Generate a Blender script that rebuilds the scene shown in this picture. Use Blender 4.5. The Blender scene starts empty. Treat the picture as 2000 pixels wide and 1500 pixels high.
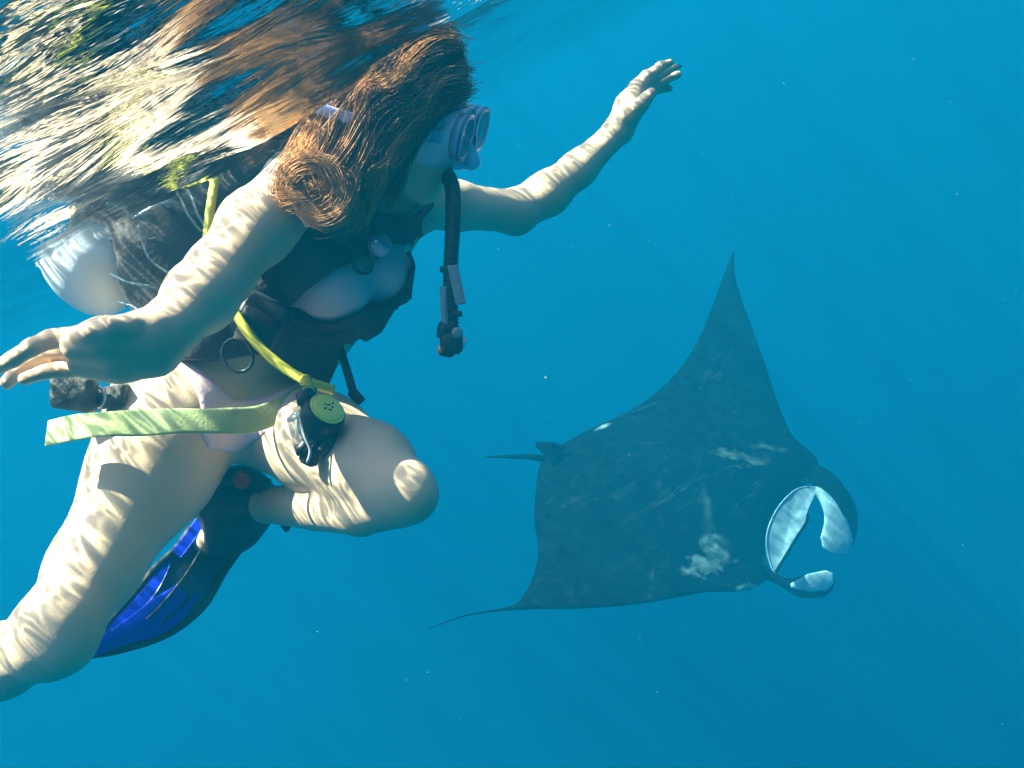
import bpy, math, random
import numpy as np
from mathutils import Vector, Matrix
random.seed(7); rng = np.random.default_rng(7)
SC = bpy.context.scene; COL = SC.collection
D2R = math.radians

# ---------------------------------------------------------------- camera
F = 1800.0                       # focal length in photo pixels (photo 2000 wide)
DEPTH = 0.110                    # camera depth under the water surface (z = 0)
cam_d = bpy.data.cameras.new('camera'); cam = bpy.data.objects.new('camera', cam_d); COL.objects.link(cam)
cam_d.sensor_width = 36; cam_d.lens = 36 * F / 2000; cam_d.clip_start = 0.02; cam_d.clip_end = 500
PITCH, ROLL = D2R(15.5), D2R(-28)
RM = Matrix.Rotation(D2R(90) - PITCH, 3, 'X') @ Matrix.Rotation(ROLL, 3, 'Z')
cam.matrix_world = Matrix.Translation((0, 0, -DEPTH)) @ RM.to_4x4()
SC.camera = cam
RN = np.array(RM)

# ---------------------------------------------------------------- sun, sky, exposure
SUN_CAM = np.array([-0.70, 0.68, 0.20]); SUN_CAM /= np.linalg.norm(SUN_CAM)   # towards the sun, camera axes
SUN_W = RN @ SUN_CAM
sun_el = math.asin(SUN_W[2]); sun_az = math.atan2(SUN_W[0], SUN_W[1])
sd = bpy.data.lights.new('sun', 'SUN'); sun = bpy.data.objects.new('sun', sd); COL.objects.link(sun)
sd.energy = 5.0; sd.angle = D2R(0.5); sd.color = (1.0, 0.91, 0.74)
sun.rotation_euler = Vector(SUN_W).to_track_quat('Z', 'Y').to_euler()
w = bpy.data.worlds.new('World'); SC.world = w; w.use_nodes = True
wn = w.node_tree; bg = wn.nodes['Background']
sky = wn.nodes.new('ShaderNodeTexSky'); sky.sky_type = 'NISHITA'; sky.sun_disc = False
sky.sun_elevation = sun_el; sky.sun_rotation = sun_az
wn.links.new(sky.outputs[0], bg.inputs[0]); bg.inputs[1].default_value = 0.15
vs = SC.view_settings
vs.view_transform = 'Standard'; vs.look = 'None'; vs.gamma = 1; vs.use_curve_mapping = False
vs.exposure = 2.85
SC.render.engine = 'CYCLES'
cy = SC.cycles
cy.use_denoising = True
cy.max_bounces = 8; cy.diffuse_bounces = 3; cy.glossy_bounces = 3; cy.transmission_bounces = 3
cy.transparent_max_bounces = 12; cy.volume_bounces = 3
cy.caustics_reflective = False; cy.caustics_refractive = False
cy.sample_clamp_indirect = 4.0

# ---------------------------------------------------------------- helpers
def cc(px, py, d):               # photo pixel and depth along the view axis -> camera axes (right, down, away), metres
    return np.array([(px - 1000) * d / F, (py - 750) * d / F, d])
def c2w(P):                      # camera axes -> world
    P = np.atleast_2d(np.asarray(P, float)); Q = P * np.array([1, -1, -1])
    return Q @ RN.T + np.array([0, 0, -DEPTH])
def nrm(v): v = np.asarray(v, float); return v / (np.linalg.norm(v) + 1e-12)

def tag(o, label=None, cat=None, group=None, kind=None):
    if label: o['label'] = label
    if cat: o['category'] = cat
    if group: o['group'] = group
    if kind: o['kind'] = kind
    return o
ROOTS = {}
def thing(name, c, label, cat, group=None):
    o = bpy.data.objects.new(name, None); COL.objects.link(o)
    o.empty_display_size = 0.1; o.location = c2w(c)[0]
    return tag(o, label, cat, group)
def mesh(name, V, Fc, mats, parent=None, smooth=True, cam_space=True, midx=None):
    """V in camera axes -> one mesh object, origin at its thing's base"""
    Wd = c2w(V) if cam_space else np.asarray(V, float)
    r = parent
    while r is not None and r.parent is not None: r = r.parent
    off = np.array(r.location) if r is not None else np.zeros(3)
    me = bpy.data.meshes.new(name)
    Wd = Wd - off
    if isinstance(Fc, np.ndarray) and Fc.ndim == 2:
        n, k = Fc.shape
        me.vertices.add(len(Wd)); me.vertices.foreach_set('co', Wd.astype(np.float32).ravel())
        me.loops.add(n * k); me.loops.foreach_set('vertex_index', Fc.astype(np.int32).ravel())
        me.polygons.add(n)
        me.polygons.foreach_set('loop_start', (np.arange(n) * k).astype(np.int32))
        me.update(calc_edges=True); me.validate()
    else:
        me.from_pydata([tuple(v) for v in Wd], [], [tuple(int(i) for i in f) for f in Fc]); me.update()
    if not isinstance(mats, (list, tuple)): mats = [mats]
    for m in mats: me.materials.append(m)
    if midx is not None: me.polygons.foreach_set('material_index', np.asarray(midx, np.int32))
    if smooth: me.polygons.foreach_set('use_smooth', np.ones(len(me.polygons), bool))
    o = bpy.data.objects.new(name, me); COL.objects.link(o)
    if parent is not None: o.parent = parent
    return o

def spline(P, n):                # Catmull-Rom through rows of P
    P = np.asarray(P, float); m = len(P)
    if m == 2: t = np.linspace(0, 1, n)[:, None]; return P[0] * (1 - t) + P[1] * t
    d = np.linalg.norm(np.diff(P[:, :3], axis=0), axis=1) ** 0.5 + 1e-9
    k = np.concatenate([[0], np.cumsum(d)]); T = np.gradient(P, k, axis=0, edge_order=1)
    x = np.linspace(0, k[-1], n); i = np.clip(np.searchsorted(k, x, side='right') - 1, 0, m - 2)
    h = (k[i + 1] - k[i])[:, None]; t = ((x - k[i])[:, None]) / h
    return ((2*t**3 - 3*t**2 + 1) * P[i] + (t**3 - 2*t**2 + t) * h * T[i] + (-2*t**3 + 3*t**2) * P[i + 1] + (t**3 - t**2) * h * T[i + 1])

def sweep(path, a, b, wdir=(0, 0, 1), n=12, power=2.0, caps=True):
    """superellipse section (half-widths a along wdir, b across) along path -> V, F"""
    path = np.asarray(path, float); m = len(path)
    a = np.broadcast_to(np.asarray(a, float), (m,)); b = np.broadcast_to(np.asarray(b, float), (m,))
    T = np.gradient(path, axis=0); T /= np.linalg.norm(T, axis=1)[:, None] + 1e-12
    wd = np.broadcast_to(np.asarray(wdir, float), (m, 3))
    A = wd - (wd * T).sum(1)[:, None] * T; A /= np.linalg.norm(A, axis=1)[:, None] + 1e-12
    B = np.cross(T, A)
    th = np.arange(n) * 2 * math.pi / n
    c = np.sign(np.cos(th)) * np.abs(np.cos(th)) ** (2 / power); s = np.sign(np.sin(th)) * np.abs(np.sin(th)) ** (2 / power)
    V = path[:, None] + A[:, None] * (a[:, None] * c)[..., None] + B[:, None] * (b[:, None] * s)[..., None]
    V = V.reshape(-1, 3); Fc = []
    for i in range(m - 1):
        for j in range(n):
            k = (j + 1) % n
            Fc.append((i*n + j, i*n + k, (i+1)*n + k, (i+1)*n + j))
    if caps:
        Fc.append(tuple(range(n - 1, -1, -1))); Fc.append(tuple((m-1)*n + j for j in range(n)))
    return V, Fc
def tube(path, r, n=8): return sweep(path, r, r, wdir=(0.13, 0.21, 1), n=n)
def join(parts):
    V, Fc, k = [], [], 0
    for v, f in parts:
        V.append(np.asarray(v, float)); Fc += [tuple(int(i) + k for i in q) for q in f]; k += len(v)
    return np.vstack(V), Fc
def pts(L): return np.array([cc(*p[:3]) for p in L])
def box(c, ax, ay, az, bev=0.18):  # bevelled box, half-axis vectors
    c = np.asarray(c, float); ax, ay, az = (np.asarray(q, float) for q in (ax, ay, az))
    lay = []
    for z, s in ((-1, 1 - bev), (-(1 - bev), 1), (1 - bev, 1), (1, 1 - bev)):
        ring = []
        for x, y in ((1, 1-bev), (1-bev, 1), (-(1-bev), 1), (-1, 1-bev), (-1, -(1-bev)), (-(1-bev), -1), (1-bev, -1), (1, -(1-bev))):
            ring.append(c + ax * x * s + ay * y * s + az * z)
        lay.append(ring)
    V = np.array(lay).reshape(-1, 3); Fc = []
    for i in range(3):
        for j in range(8):
            k = (j + 1) % 8; Fc.append((i*8+j, i*8+k, (i+1)*8+k, (i+1)*8+j))
    Fc.append(tuple(range(7, -1, -1))); Fc.append(tuple(24 + j for j in range(8)))
    return V, Fc
def torus(c, u, v, R, r, n=40, m=8, ry=None):
    u, v = nrm(u), nrm(v); wv = np.cross(u, v); ry = ry or R; V = []; Fc = []
    for i in range(n):
        t = 2*math.pi*i/n; ctr = c + u*R*math.cos(t) + v*ry*math.sin(t); o = nrm(u*math.cos(t)*ry + v*math.sin(t)*R)
        for j in range(m):
            p = 2*math.pi*j/m; V.append(ctr + o*r*math.cos(p) + wv*r*math.sin(p))
    for i in range(n):
        for j in range(m):
            a, b = (i+1) % n, (j+1) % m; Fc.append((i*m+j, i*m+b, a*m+b, a*m+j))
    return np.array(V), Fc
def lathe(c, axis, prof, n=32, ref=(0, 0, 1)):   # prof: list of (radius, height)
    axis = nrm(axis); u = nrm(np.cross(axis, ref)); v = np.cross(axis, u); V = []; Fc = []
    for r, h in prof:
        for j in range(n):
            t = 2*math.pi*j/n; V.append(c + axis*h + (u*math.cos(t) + v*math.sin(t))*r)
    for i in range(len(prof)-1):
        for j in range(n):
            k = (j+1) % n; Fc.append((i*n+j, i*n+k, (i+1)*n+k, (i+1)*n+j))
    Fc.append(tuple(range(n-1, -1, -1))); Fc.append(tuple((len(prof)-1)*n + j for j in range(n)))
    return np.array(V), Fc

# ---------------------------------------------------------------- materials
def mat(name, base, rough=0.6, spec=0.3, metal=0.0, bump=None, var=None, alpha=1.0, coords='Object', trans=0.0, sss=0.0):
    m = bpy.data.materials.new(name); m.use_nodes = True; N = m.node_tree.nodes; L = m.node_tree.links
    p = N['Principled BSDF']; p.inputs['Base Color'].default_value = (*base, 1)
    p.inputs['Roughness'].default_value = rough; p.inputs['Specular IOR Level'].default_value = spec
    p.inputs['Metallic'].default_value = metal; p.inputs['Alpha'].default_value = alpha
    if trans: p.inputs['Transmission Weight'].default_value = trans
    tc = N.new('ShaderNodeTexCoord')
    if var:                       # (scale, other colour, contrast)
        nz = N.new('ShaderNodeTexNoise'); nz.inputs['Scale'].default_value = var[0]; nz.inputs['Detail'].default_value = 5
        rp = N.new('ShaderNodeValToRGB'); rp.color_ramp.elements[0].position = 0.5 - var[2]; rp.color_ramp.elements[1].position = 0.5 + var[2]
        rp.color_ramp.elements[0].color = (*base, 1); rp.color_ramp.elements[1].color = (*var[1], 1)
        L.new(tc.outputs[coords], nz.inputs['Vector']); L.new(nz.outputs['Fac'], rp.inputs[0]); L.new(rp.outputs[0], p.inputs['Base Color'])
    if bump:                      # (scale, strength, distance)
        nb = N.new('ShaderNodeTexNoise'); nb.inputs['Scale'].default_value = bump[0]; nb.inputs['Detail'].default_value = 4
        bp = N.new('ShaderNodeBump'); bp.inputs['Strength'].default_value = bump[1]; bp.inputs['Distance'].default_value = bump[2]
        L.new(tc.outputs[coords], nb.inputs['Vector']); L.new(nb.outputs['Fac'], bp.inputs['Height']); L.new(bp.outputs[0], p.inputs['Normal'])
    return m
M_skin = mat('skin', (0.74, 0.51, 0.34), 0.5, 0.25, bump=(240, 0.15, 0.0015), var=(9, (0.61, 0.42, 0.25), 0.25))
M_black = mat('black_nylon', (0.045, 0.038, 0.034), 0.75, 0.25, bump=(120, 0.6, 0.003), var=(25, (0.075, 0.062, 0.052), 0.2))
M_rubber = mat('black_rubber', (0.018, 0.02, 0.022), 0.45, 0.4, bump=(60, 0.2, 0.002))
M_pink = mat('pink_swimwear', (0.80, 0.55, 0.55), 0.8, 0.1, bump=(70, 0.35, 0.004), var=(14, (0.74, 0.50, 0.51), 0.2))
M_metal = mat('steel', (0.55, 0.56, 0.57), 0.3, 0.5, metal=0.9)
M_grey = mat('grey_plastic', (0.30, 0.32, 0.33), 0.4, 0.4, var=(40, (0.2, 0.22, 0.24), 0.2))
M_tank = mat('white_tank_paint', (0.88, 0.89, 0.88), 0.4, 0.4, var=(12, (0.80, 0.82, 0.80), 0.2), bump=(18, 0.25, 0.01))
M_yhose = mat('yellow_hose', (0.66, 0.62, 0.06), 0.5, 0.3, var=(30, (0.55, 0.52, 0.05), 0.2))
M_belt = mat('pale_yellow_webbing', (0.36, 0.44, 0.15), 0.7, 0.15, bump=(220, 0.6, 0.001), var=(18, (0.46, 0.52, 0.24), 0.2))
M_yface = mat('yellow_cover', (0.85, 0.80, 0.20), 0.35, 0.4, var=(60, (0.80, 0.74, 0.12), 0.2))
M_blue = mat('translucent_blue', (0.02, 0.05, 0.85), 0.3, 0.5, var=(12, (0.02, 0.08, 0.95), 0.3))
_n = M_blue.node_tree; _t = _n.nodes.new('ShaderNodeBsdfTranslucent'); _t.inputs[0].default_value = (0.04, 0.14, 1.0, 1)
_m = _n.nodes.new('ShaderNodeMixShader'); _m.inputs[0].default_value = 0.6; _n.links.new(_n.nodes['Principled BSDF'].outputs[0], _m.inputs[1]); _n.links.new(_t.outputs[0], _m.inputs[2]); _n.links.new(_m.outputs[0], _n.nodes['Material Output'].inputs['Surface'])
M_red = mat('red_button', (0.95, 0.03, 0.02), 0.7, 0.1)
M_sil = mat('clear_silicone', (0.75, 0.80, 0.90), 0.25, 0.5, alpha=0.8, bump=(30, 0.3, 0.004))
M_silp = mat('frosted_silicone_strap', (0.62, 0.58, 0.78), 0.35, 0.5, alpha=0.8, bump=(30, 0.3, 0.004))
M_frame = mat('clear_blue_frame', (0.25, 0.52, 0.68), 0.10, 0.9, alpha=0.6)
M_lens = mat('mask_glass', (0.5, 0.75, 0.8), 0.03, 0.8, alpha=0.18)
M_clear = mat('clear_plastic', (0.16, 0.22, 0.24), 0.12, 0.9, alpha=0.45, bump=(30, 0.6, 0.01))

# ---------------------------------------------------------------- water: surface and body
HEADW = c2w(cc(825, 110, 1.4))[0]
def swell(x, y):
    z = 0.010*np.sin(2.1*x + 3.3*y + 0.4) + 0.008*np.sin(5.2*x - 6.1*y + 1.0) + 0.006*np.sin(9.5*x + 7.1*y + 2.2)
    z += 0.0042*np.sin(17*x - 11*y + .3) + 0.0030*np.sin(13*x + 24*y + 1.1) + 0.0016*np.sin(39*x - 17*y) + 0.0013*np.sin(25*x + 45*y + 2.0)
    z += 0.0008*np.sin(70*x + 31*y + 1.3) + 0.0008*np.sin(-47*x + 66*y)
    r2 = (x - HEADW[0])**2 + (y - HEADW[1])**2
    return z + 0.070*np.exp(-r2 / 0.045)
def build_surface():
    n = 560; u = np.linspace(-1, 1, n)
    g = np.sinh(u * 5.6) / np.sinh(5.6) * 150
    X, Y = np.meshgrid(g + 0.0 - 0.3, g + 1.0, indexing='ij')
    far = np.clip(1 - (np.hypot(X, Y - 1) - 4) / 10, 0, 1)
    Z = swell(X, Y) * far
    V = np.stack([X, Y, Z], -1).reshape(-1, 3)
    i = np.arange(n * n).reshape(n, n)
    Fc = np.stack([i[:-1, :-1], i[1:, :-1], i[1:, 1:], i[:-1, 1:]], -1).reshape(-1, 4)
    m = bpy.data.materials.new('water_surface'); m.use_nodes = True; N = m.node_tree.nodes; L = m.node_tree.links
    N.remove(N['Principled BSDF']); out = N['Material Output']
    geo = N.new('ShaderNodeNewGeometry')
    fr = N.new('ShaderNodeFresnel'); fr.inputs['IOR'].default_value = 1.333
    gl = N.new('ShaderNodeBsdfGlossy'); gl.inputs['Roughness'].default_value = 0.045; gl.inputs['Color'].default_value = (0.97, 0.98, 0.98, 1)
    tr = N.new('ShaderNodeBsdfTransparent'); mx = N.new('ShaderNodeMixShader')
    L.new(fr.outputs[0], mx.inputs[0]); L.new(tr.outputs[0], mx.inputs[1]); L.new(gl.outputs[0], mx.inputs[2]); L.new(mx.outputs[0], out.inputs['Surface'])
    nb = N.new('ShaderNodeTexNoise'); nb.inputs['Scale'].default_value = 30; nb.inputs['Detail'].default_value = 4; nb.inputs['Roughness'].default_value = 0.5
    bp = N.new('ShaderNodeBump'); bp.inputs['Strength'].default_value = 0.65; bp.inputs['Distance'].default_value = 0.005
    mp0 = N.new('ShaderNodeMapping'); mp0.inputs['Scale'].default_value = (0.42, 1, 1); L.new(geo.outputs['Position'], mp0.inputs['Vector']); L.new(mp0.outputs[0], nb.inputs['Vector']); L.new(nb.outputs['Fac'], bp.inputs['Height']); L.new(bp.outputs[0], gl.inputs['Normal'])
    # sunlight caustics painted into the transparent colour: net of bright lines, dimmer cells between
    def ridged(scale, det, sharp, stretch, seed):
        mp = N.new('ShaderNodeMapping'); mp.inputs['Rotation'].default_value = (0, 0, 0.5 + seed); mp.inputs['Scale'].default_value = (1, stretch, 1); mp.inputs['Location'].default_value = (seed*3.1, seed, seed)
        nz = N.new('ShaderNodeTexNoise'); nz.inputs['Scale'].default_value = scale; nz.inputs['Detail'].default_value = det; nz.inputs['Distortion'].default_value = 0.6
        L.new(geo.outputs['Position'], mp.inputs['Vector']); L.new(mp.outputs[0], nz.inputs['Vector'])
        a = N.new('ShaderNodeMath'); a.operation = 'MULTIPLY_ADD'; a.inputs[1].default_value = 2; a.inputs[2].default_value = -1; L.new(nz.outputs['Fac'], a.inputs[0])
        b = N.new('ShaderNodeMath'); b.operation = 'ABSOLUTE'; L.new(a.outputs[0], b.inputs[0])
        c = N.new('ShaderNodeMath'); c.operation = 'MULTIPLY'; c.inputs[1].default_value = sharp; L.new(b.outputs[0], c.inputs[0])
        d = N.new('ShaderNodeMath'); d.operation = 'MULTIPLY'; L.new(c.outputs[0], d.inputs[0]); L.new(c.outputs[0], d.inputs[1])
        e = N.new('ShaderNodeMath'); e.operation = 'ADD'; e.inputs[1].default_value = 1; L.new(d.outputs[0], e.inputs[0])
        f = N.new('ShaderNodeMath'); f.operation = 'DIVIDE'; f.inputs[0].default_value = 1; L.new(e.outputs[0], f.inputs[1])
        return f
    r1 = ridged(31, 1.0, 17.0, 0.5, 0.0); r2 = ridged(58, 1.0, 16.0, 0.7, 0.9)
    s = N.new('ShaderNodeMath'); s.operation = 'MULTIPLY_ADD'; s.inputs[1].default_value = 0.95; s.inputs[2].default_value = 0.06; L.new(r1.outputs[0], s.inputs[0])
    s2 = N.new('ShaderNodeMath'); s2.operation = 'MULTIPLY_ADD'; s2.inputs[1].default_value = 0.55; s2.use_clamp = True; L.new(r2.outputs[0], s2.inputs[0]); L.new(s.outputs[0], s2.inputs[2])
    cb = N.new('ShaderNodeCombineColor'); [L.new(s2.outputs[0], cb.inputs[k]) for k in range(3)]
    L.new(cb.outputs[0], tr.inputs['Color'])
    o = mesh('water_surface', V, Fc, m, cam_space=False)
    tag(o, kind='structure')
build_surface()

hm = bpy.data.materials.new('sea_water'); hm.use_nodes = True; N = hm.node_tree.nodes
N.remove(N['Principled BSDF']); pv = N.new('ShaderNodeVolumePrincipled'); hm.node_tree.links.new(pv.outputs[0], N['Material Output'].inputs['Volume'])
pv.inputs['Density'].default_value = 0.38; pv.inputs['Color'].default_value = (0.0010, 0.070, 0.114, 1); pv.inputs['Absorption Color'].default_value = (0.16, 0.50, 0.60, 1)
pv.inputs['Anisotropy'].default_value = -0.05
hx, hy0, hy1, hz0, hz1 = 60, -40, 80, -45, 0.34
hv = [(x, y, z) for z in (hz0, hz1) for (x, y) in ((-hx, hy0), (hx, hy0), (hx, hy1), (-hx, hy1))]
hz = mesh('haze', hv, [(3, 2, 1, 0), (4, 5, 6, 7), (0, 1, 5, 4), (1, 2, 6, 5), (2, 3, 7, 6), (3, 0, 4, 7)], hm, smooth=False, cam_space=False)
tag(hz, kind='stuff')

# ---------------------------------------------------------------- implicit surfaces
class Field:
    def __init__(s, lo, hi, h):
        s.lo = np.array(lo, float); s.h = h; s.n = (np.ceil((np.array(hi) - s.lo) / h)).astype(int) + 1
        s.F = np.full(s.n, 0.12, np.float32)
    def block(s, lo, hi):
        a = np.clip(((np.array(lo) - s.lo) / s.h).astype(int), 0, s.n); b = np.clip(((np.array(hi) - s.lo) / s.h).astype(int) + 2, 0, s.n)
        sl = tuple(slice(i, j) for i, j in zip(a, b))
        ax = [(s.lo[k] + s.h * np.arange(a[k], b[k])).astype(np.float32) for k in range(3)]
        return sl, ax[0][:, None, None], ax[1][None, :, None], ax[2][None, None, :]
    def add(s, sl, d, k):
        A = s.F[sl]; h = np.maximum(k - np.abs(A - d), 0) / k
        s.F[sl] = np.minimum(A, d) - h * h * k * 0.25
    def cone(s, a, b, ra, rb, k=0.02):
        a, b = np.asarray(a, float), np.asarray(b, float); m = max(ra, rb) + 0.07
        sl, X, Y, Z = s.block(np.minimum(a, b) - m, np.maximum(a, b) + m)
        if 0 in [q.stop - q.start for q in sl]: return
        ab = b - a; L2 = float(ab @ ab) + 1e-9
        t = np.clip(((X - a[0]) * ab[0] + (Y - a[1]) * ab[1] + (Z - a[2]) * ab[2]) / L2, 0, 1).astype(np.float32)
        d = np.sqrt((X - a[0] - t*ab[0])**2 + (Y - a[1] - t*ab[1])**2 + (Z - a[2] - t*ab[2])**2) - (ra + t * (rb - ra))
        s.add(sl, d.astype(np.float32), k)
    def chain(s, L, k=0.02):          # (px, py, depth, radius)
        for p, q in zip(L[:-1], L[1:]): s.cone(cc(*p[:3]), cc(*q[:3]), p[3], q[3], k)
    def ell(s, c, axes, rad, k=0.02, sub=False):
        c = np.asarray(c, float); m = max(rad) + 0.06; sl, X, Y, Z = s.block(c - m, c + m)
        q1 = 0; q2 = 0
        for u, r in zip(axes, rad):
            e = (X - c[0]) * u[0] + (Y - c[1]) * u[1] + (Z - c[2]) * u[2]; q1 = q1 + (e / r)**2; q2 = q2 + (e / r / r)**2
        k0 = np.sqrt(q1) + 1e-6; d = (k0 * (k0 - 1) / (np.sqrt(q2) + 1e-6)).astype(np.float32)
        if sub:
            A = s.F[sl]; dd = -d; h = np.maximum(k - np.abs(A - dd), 0) / k; s.F[sl] = np.maximum(A, dd) + h * h * k * 0.25
        else: s.add(sl, d, k)
    def surface(s):                   # surface nets
        Fd = s.F; I = Fd < 0
        c = sum(I[i:Fd.shape[0]-1+i, j:Fd.shape[1]-1+j, k:Fd.shape[2]-1+k].astype(np.uint8) for i in (0, 1) for j in (0, 1) for k in (0, 1))
        act = (c > 0) & (c < 8); A = np.argwhere(act)
        idx = np.full(act.shape, -1, np.int64); idx[act] = np.arange(len(A))
        cor = {}
        for i in (0, 1):
            for j in (0, 1):
                for k in (0, 1): cor[i, j, k] = Fd[A[:, 0]+i, A[:, 1]+j, A[:, 2]+k]
        S = np.zeros((len(A), 3)); W = np.zeros(len(A))
        for p in cor:
            for ax in range(3):
                if p[ax] == 0:
                    q = list(p); q[ax] = 1; q = tuple(q); f0, f1 = cor[p], cor[q]
                    m = (f0 < 0) != (f1 < 0); t = np.where(m, f0 / (f0 - f1 + 1e-20), 0)
                    pos = np.tile(np.array(p, float), (len(A), 1)); pos[:, ax] = t
                    S += pos * m[:, None]; W += m
        V = (A + S / np.maximum(W, 1)[:, None]) * s.h + s.lo
        Q = []
        for ax in range(3):
            o1, o2 = [(1, 2), (2, 0), (0, 1)][ax]
            sl0 = [slice(None)]*3; sl1 = [slice(None)]*3; sl0[ax] = slice(0, -1); sl1[ax] = slice(1, None)
            E = np.argwhere(I[tuple(sl0)] != I[tuple(sl1)])
            E = E[(E[:, o1] > 0) & (E[:, o2] > 0) & (E[:, o1] < act.shape[o1]) & (E[:, o2] < act.shape[o2])]
            ins = I[E[:, 0], E[:, 1], E[:, 2]]
            c0 = E.copy(); c1 = E.copy(); c1[:, o1] -= 1; c2 = c1.copy(); c2[:, o2] -= 1; c3 = E.copy(); c3[:, o2] -= 1
            q = np.stack([idx[tuple(x.T)] for x in (c0, c1, c2, c3)], 1)
            q[~ins] = q[~ins][:, ::-1]; Q.append(q)
        return V, np.vstack(Q)[:, ::-1]
def poly_sdf(px, py, P):          # signed distance in pixels, negative inside
    P = np.asarray(P, float); d = np.full(px.shape, 1e9); sgn = np.zeros(px.shape, bool)
    for i in range(len(P)):
        a, b = P[i], P[(i + 1) % len(P)]; e = b - a
        wx, wy = px - a[0], py - a[1]; t = np.clip((wx*e[0] + wy*e[1]) / (e @ e), 0, 1)
        d = np.minimum(d, (wx - t*e[0])**2 + (wy - t*e[1])**2)
        cnd = ((a[1] <= py) != (b[1] <= py)) & (wx < (py - a[1]) * e[0] / (e[1] if abs(e[1]) > 1e-9 else 1e-9))
        sgn ^= cnd
    d = np.sqrt(d); return np.where(sgn, -d, d)

# head axes (camera axes: right, down, away)
HU = nrm([0.20, -0.86, -0.45]); HF = np.array([0.92, 0.32, -0.12]); HF = nrm(HF - (HF @ HU) * HU); HR = nrm(-np.cross(HF, HU))  # HR: towards her left ear
HC = cc(782, 236, 1.40)
def hp(f, u, r): return HC + HF * f + HU * u + HR * r

def torso(Fd):
    k = 0.05
    Fd.chain([(600, 372, 1.40, .050), (720, 395, 1.49, .055), (800, 395, 1.54, .050)], .03)
    Fd.chain([(628, 425, 1.45, .080), (545, 560, 1.46, .078), (478, 665, 1.47, .072), (405, 775, 1.44, .088)], k)
    Fd.chain([(715, 465, 1.55, .078), (630, 590, 1.56, .074), (570, 680, 1.55, .066), (510, 790, 1.52, .082)], k)
    ax = [nrm([1, 0, 0]), nrm([0, 1, 0]), nrm([0, 0, 1])]
    Fd.ell(cc(648, 560, 1.41), ax, (.056, .056, .052), .02)
    Fd.ell(cc(742, 528, 1.47), ax, (.052, .056, .050), .02)
    Fd.ell(cc(330, 760, 1.50), ax, (.085, .085, .085), .05)      # seat

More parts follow.
